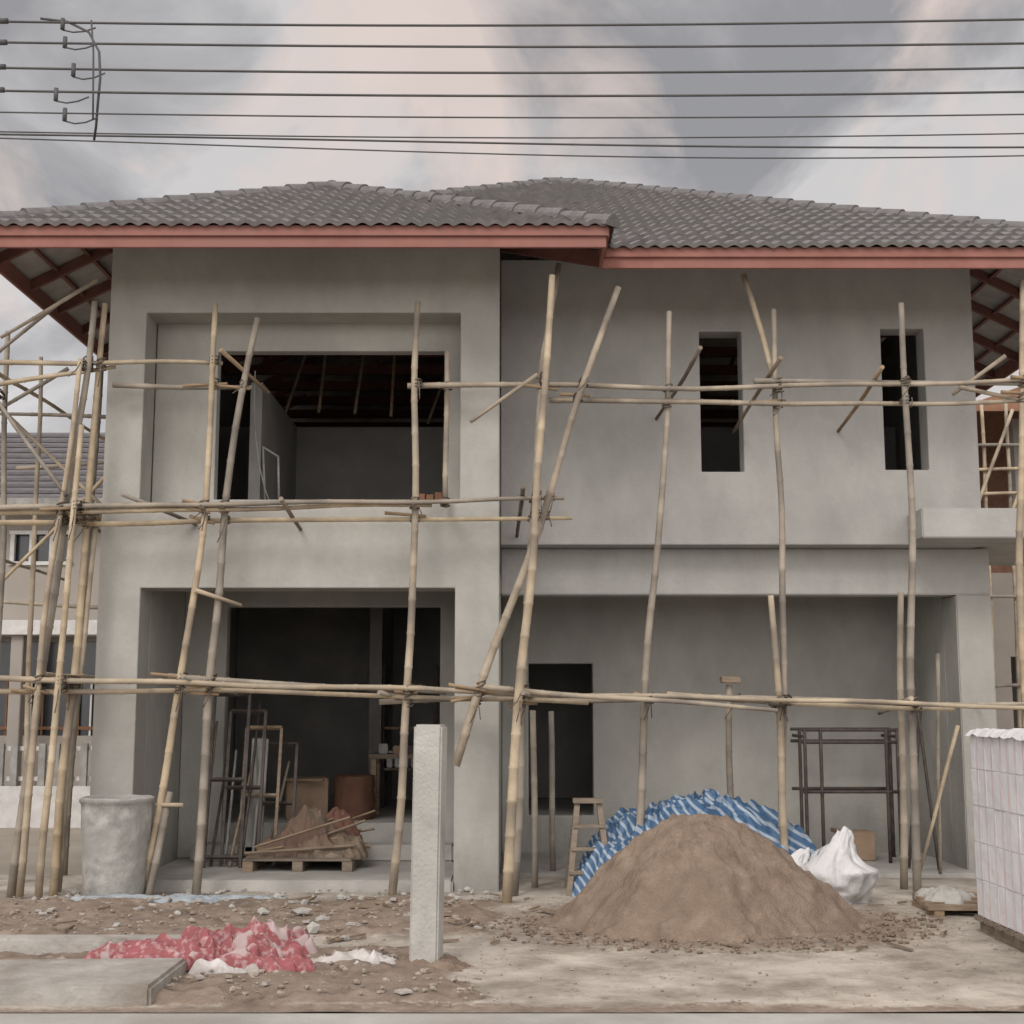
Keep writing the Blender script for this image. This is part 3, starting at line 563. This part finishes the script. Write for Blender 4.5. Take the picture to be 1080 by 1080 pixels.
for i in range(4): box('clutter_%d'%i,-1.5+i*.16,-1.4+i*.16,2.7,2.85,1.15,1.2+U(.02,.15),(M_grey,M_card,M_steel,M_rag)[i],WB,.01)
# ================================================================ WIRES
UP=empty('utility_pole')
PW=empty('power_line')
def wire(n,z0,zm,z1,y,r=.011,x=3.17):
    pts=[]
    a=(z0+z1-2*zm)/(2*x*x); bq=(z1-z0)/(2*x)
    for i in range(41):
        X=-16+32*i/40; pts.append((X,y,zm+a*.6*X*X/(1+abs(X)*.08)+bq*X/(1+(X/5)**2)))
    tube(n,pts,r,r,M_wire,PW,6,0,0)
W=[(5.91,5.85,5.93,-5),(5.77,5.71,5.76,-5),(5.61,5.54,5.61,-5),(5.46,5.39,5.45,-5),(5.32,5.25,5.30,-5)]
for i,(a,m_,c,y) in enumerate(W): wire('line_%d'%i,a,m_,c,y,.0075 if i<4 else .005)
wire('line_6',5.64,5.55,5.62,-4,.005,3.5); wire('line_7',5.62,5.51,5.48,-4,.007,3.5); wire('line_8',5.64,5.43,5.45,-4,.005,3.5)
for X,par in((-16,UP),(16,None)):
    if par is None: par=empty('utility_pole')
    tube('shaft',[(X,-4.6,-.05),(X,-4.6,8)],.16,.11,M_conc,par,12,0,0)
    box('crossarm',X-.06,X+.06,-5.6,-3.7,7.6,7.72,M_steel,par)
    for z in(5.95,6.1,6.3,6.5,6.65): box('insulator',X-.04,X+.04,-5.05,-4.7,z-.03,z+.03,M_steel,par)
tube('tap_loop',[(-2.92,-5,5.89),(-2.72,-5,5.92),(-2.58,-5,5.86),(-2.5,-5,5.7),(-2.53,-5,5.5),(-2.55,-5,5.3),(-2.55,-4.9,5.2),(-2.62,-4.8,5.2)],.008,.008,M_wire,PW,6,0,.02)
tube('tap_loop',[(-2.6,-5,5.88),(-2.57,-5,5.7),(-2.6,-5,5.5),(-2.56,-5,5.25)],.006,.006,M_wire,PW,6,0,.025)
for x,z,dz in((-2.78,5.86,.035),(-2.76,5.74,.035),(-2.7,5.56,.04),(-2.8,5.4,.04),(-2.74,5.27,.04)):
    tube('connector',[(x,-5,z-dz),(x,-5,z+dz)],.014,.014,M_wire,PW,8,0,0)
    tube('jumper',[(x,-5,z-dz),(x+.06,-5,z-dz-.04),(x+.13,-5,z-dz-.02),(x+.2,-5,z-.02)],.005,.005,M_wire,PW,6,0,.005)
for z in(5.88,5.74,5.58,5.43): tube('clamp',[(-3.17,-5,z),(-3.12,-5,z)],.018,.018,M_wire,PW,8,0,0)
# ================================================================ NEIGHBOURS
NH=empty('neighbour_house')
M_nw=mat('neighbour_wall',(.28,.25,.22),(.34,.31,.275),scale=1,bump=.1)
M_nr=mat('neighbour_roof',(.1,.095,.1),(.17,.16,.165),scale=6,stretch=(1,1,6))
M_gl=mat('dark_glass',(.02,.022,.025),(.04,.045,.05),rough=.2,bump=0,spec=.6)
wall('front_wall',-13,-6.2,-.1,5.15,10,10.2,[(-8.42,-7.45,4.08,4.55),(-12.0,-6.9,1.2,2.75)],M_nw,NH,0)
box('side_wall',-6.4,-6.2,10.21,16,-.1,5.15,M_nw,NH,0)
box('lower_glazing',-12,-6.9,10.08,10.12,1.2,2.75,M_gl,NH,0)
for i in range(26): box('grille_%d'%i,-12+i*.2,-11.97+i*.2,10.02,10.05,1.2,2.1,M_white if i%5==0 else M_brown,NH,0)
for z in(1.3,2.1): box('grille_rail_%s'%z,-12,-6.9,10.0,10.02,z,z+.05,M_brown,NH,0)
box('upper_glazing',-8.42,-7.45,10.1,10.13,4.08,4.55,M_gl,NH,0)
for x in(-8.44,-8.12,-7.78,-7.47): box('upper_frame',x,x+.07,10.0-.03,10.05,4.05,4.58,M_white,NH,0)
for z in(4.03,4.55): box('upper_rail',-8.46,-7.38,9.96,10.05,z,z+.06,M_white,NH,0)
box('white_ledge',-13,-6.2,9.2,9.99,2.82,3.06,M_white,NH,.01)
for x in (-12.5,-10.2,-8.1): box('porch_column',x,x+.2,9.3,9.5,-.1,2.82,M_nw,NH,.01)
V=[(-13.6,9.4,5.05),(-5.6,9.4,5.05),(-5.6,16.6,5.05),(-13.6,16.6,5.05),(-10,13,6.9),(-7.2,13,6.9)]
mesh_obj('roof',V,[(0,1,5,4),(1,2,5),(2,3,4,5),(3,0,4)],M_nr,NH)
for k in range(12):
    t=k/12; box('tile_course_%d'%k,-13.6+3.6*t,-5.6-1.6*t,9.4+3.6*t-.03,9.4+3.6*t+.02,5.05+1.85*t,5.05+1.85*t+.05,M_nr,NH,0)
box('eave_board',-13.6,-5.6,9.36,9.39,4.95,5.08,M_grey,NH,0)
GF=empty('garden_fence')
box('base_wall',-13,-5.0,7.0,7.15,-.1,.55,M_white,GF,.01)
for i in range(40): box('picket_%d'%i,-13+i*.2,-12.9+i*.2,7.03,7.1,.55,1.15,M_grey,GF,.004)
for z in(.62,1.05): box('rail_%s'%z,-13,-5,7.101,7.14,z,z+.06,M_white,GF,0)
for i in range(4): box('pier_%d'%i,-13+i*2.6,-12.7+i*2.6,6.95,7.2,-.1,1.3,M_nw,GF,.01)
NR=empty('unfinished_house')
M_br=mat('brick',(.16,.085,.055),(.24,.135,.095),scale=8)
wall('front_wall',7.6,13,-.1,3.9,10,10.2,[(8.3,9.6,-.2,2.5)],M_nw,NH,0).parent=NR
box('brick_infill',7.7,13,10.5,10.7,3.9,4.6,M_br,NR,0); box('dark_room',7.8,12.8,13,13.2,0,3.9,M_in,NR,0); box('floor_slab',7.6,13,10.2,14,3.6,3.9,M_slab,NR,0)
box('upper_brick_wall',7.9,13,12,12.2,3.9,6.5,M_br,NR,0)
for i in range(6): box('column_%d'%i,7.7+i*.95,7.9+i*.95,10.3,10.49,3.9,6.6,M_slab,NR,0)
mesh_obj('roof',[(7.2,9.2,6.5),(13.6,9.2,6.5),(13.6,15,6.5),(7.2,15,6.5),(10.4,12,7.9)],[(0,1,4),(1,2,4),(2,3,4),(3,0,4)],M_brown,NR)
for i in range(9): tube('scaffold_upright',[(7.3+i*.4,9.2,-.05),(7.35+i*.4,9.2,6.7)],.035,.03,M_bam,NR,6)
for z in(2.0,3.4,4.3,4.7,5.1,5.5,5.9): tube('scaffold_ledger',[(6.9,9.15,z),(12,9.15,z+.1)],.03,.025,M_bam,NR,6)
for i in range(5): tube('scaffold_brace',[(7.2+i*.6,9.1,4.0),(8.2+i*.6,9.1,6.5)],.03,.03,M_bam,NR,6)
# ================================================================ WORLD + LIGHT
w=bpy.data.worlds.new('World'); scene.world=w; w.use_nodes=True; N=w.node_tree.nodes; L=w.node_tree.links; N.clear()
out=N.new('ShaderNodeOutputWorld'); sky=N.new('ShaderNodeTexSky'); sky.sky_type='NISHITA'; sky.sun_disc=False
az=math.radians(205); el=math.radians(42); sky.sun_elevation=el; sky.sun_rotation=az
b1=N.new('ShaderNodeBackground'); b1.inputs[1].default_value=.1; L.new(sky.outputs[0],b1.inputs[0])
tc=N.new('ShaderNodeTexCoord'); sp=N.new('ShaderNodeSeparateXYZ'); L.new(tc.outputs['Generated'],sp.inputs[0])
def mth(op,a,b=None,c=None):
    m=N.new('ShaderNodeMath'); m.operation=op
    for i,v in enumerate((a,b,c)):
        if v is None: continue
        if isinstance(v,(int,float)): m.inputs[i].default_value=v
        else: L.new(v,m.inputs[i])
    return m.outputs[0]
zz=mth('ADD',mth('MAXIMUM',sp.outputs[2],0),.22)
cx=mth('DIVIDE',sp.outputs[0],zz); cy=mth('DIVIDE',sp.outputs[1],zz)
cb=N.new('ShaderNodeCombineXYZ'); L.new(cx,cb.inputs[0]); L.new(cy,cb.inputs[1])
def cl(rot,sc,loc,scale,det,dist):
    mp=N.new('ShaderNodeMapping'); L.new(cb.outputs[0],mp.inputs[0]); mp.inputs['Rotation'].default_value=(0,0,rot); mp.inputs['Scale'].default_value=sc; mp.inputs['Location'].default_value=loc
    n1=N.new('ShaderNodeTexNoise'); n1.inputs['Scale'].default_value=scale; n1.inputs['Detail'].default_value=det; n1.inputs['Roughness'].default_value=.55; n1.inputs['Distortion'].default_value=dist; L.new(mp.outputs[0],n1.inputs[0]); return n1.outputs['Fac']
def ramp(src,els):
    r=N.new('ShaderNodeValToRGB'); e=r.color_ramp.elements
    e[0].position=els[0][0]; e[0].color=(*els[0][1],1); e[1].position=els[1][0]; e[1].color=(*els[1][1],1)
    for p,c in els[2:]: q=e.new(p); q.color=(*c,1)
    L.new(src,r.inputs[0]); return r.outputs[0]
base=ramp(cl(.5,(1.2,1.0,1),(3.3,1.2,0),2.3,8,.5),[(.4,(.33,.325,.335)),(.6,(.66,.64,.635)),(.5,(.46,.45,.455))])
pk=ramp(cl(-.7,(1.6,.7,1),(7.3,2.2,0),2.1,7,.7),[(.5,(0,0,0)),(.64,(.85,.85,.85))])
mp_=N.new('ShaderNodeMixRGB'); L.new(pk,mp_.inputs[0]); L.new(base,mp_.inputs[1]); mp_.inputs[2].default_value=(.8,.67,.61,1)
lowg=N.new('ShaderNodeMapRange'); lowg.inputs[1].default_value=.3; lowg.inputs[2].default_value=.05; lowg.inputs[3].default_value=0; lowg.inputs[4].default_value=.75; L.new(sp.outputs[2],lowg.inputs[0])
mxl=N.new('ShaderNodeMixRGB'); L.new(lowg.outputs[0],mxl.inputs[0]); L.new(mp_.outputs[0],mxl.inputs[1]); mxl.inputs[2].default_value=(.84,.81,.79,1)
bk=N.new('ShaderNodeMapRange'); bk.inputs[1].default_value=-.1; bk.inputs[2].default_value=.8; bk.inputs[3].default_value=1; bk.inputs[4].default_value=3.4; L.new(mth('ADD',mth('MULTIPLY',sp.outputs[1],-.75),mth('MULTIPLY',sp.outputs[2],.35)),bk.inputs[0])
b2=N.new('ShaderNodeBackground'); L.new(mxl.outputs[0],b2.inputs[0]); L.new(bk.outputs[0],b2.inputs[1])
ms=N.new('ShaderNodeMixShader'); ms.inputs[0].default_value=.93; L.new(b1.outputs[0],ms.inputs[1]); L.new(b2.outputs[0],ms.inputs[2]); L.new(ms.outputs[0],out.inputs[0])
w.cycles.sampling_method='MANUAL'; w.cycles.sample_map_resolution=256
sl=bpy.data.lights.new('sun','SUN'); sl.energy=1.35; sl.angle=math.radians(20); sl.color=(1,.955,.9); so=link(bpy.data.objects.new('sun',sl))
sd=Vector((math.sin(az)*math.cos(el),math.cos(az)*math.cos(el),math.sin(el)))
so.rotation_euler=sd.to_track_quat('Z','Y').to_euler(); so.location=sd*50
# ================================================================ CAMERA
cam=bpy.data.cameras.new('camera'); co=link(bpy.data.objects.new('camera',cam)); cam.sensor_width=36; cam.lens=36*1450/1080; cam.clip_end=2000
co.location=(0,-13,1.68); co.rotation_euler=(math.radians(90)+math.atan(205/1450),0,0); scene.camera=co
scene.view_settings.view_transform='Standard'; scene.view_settings.look='None'; scene.view_settings.exposure=0
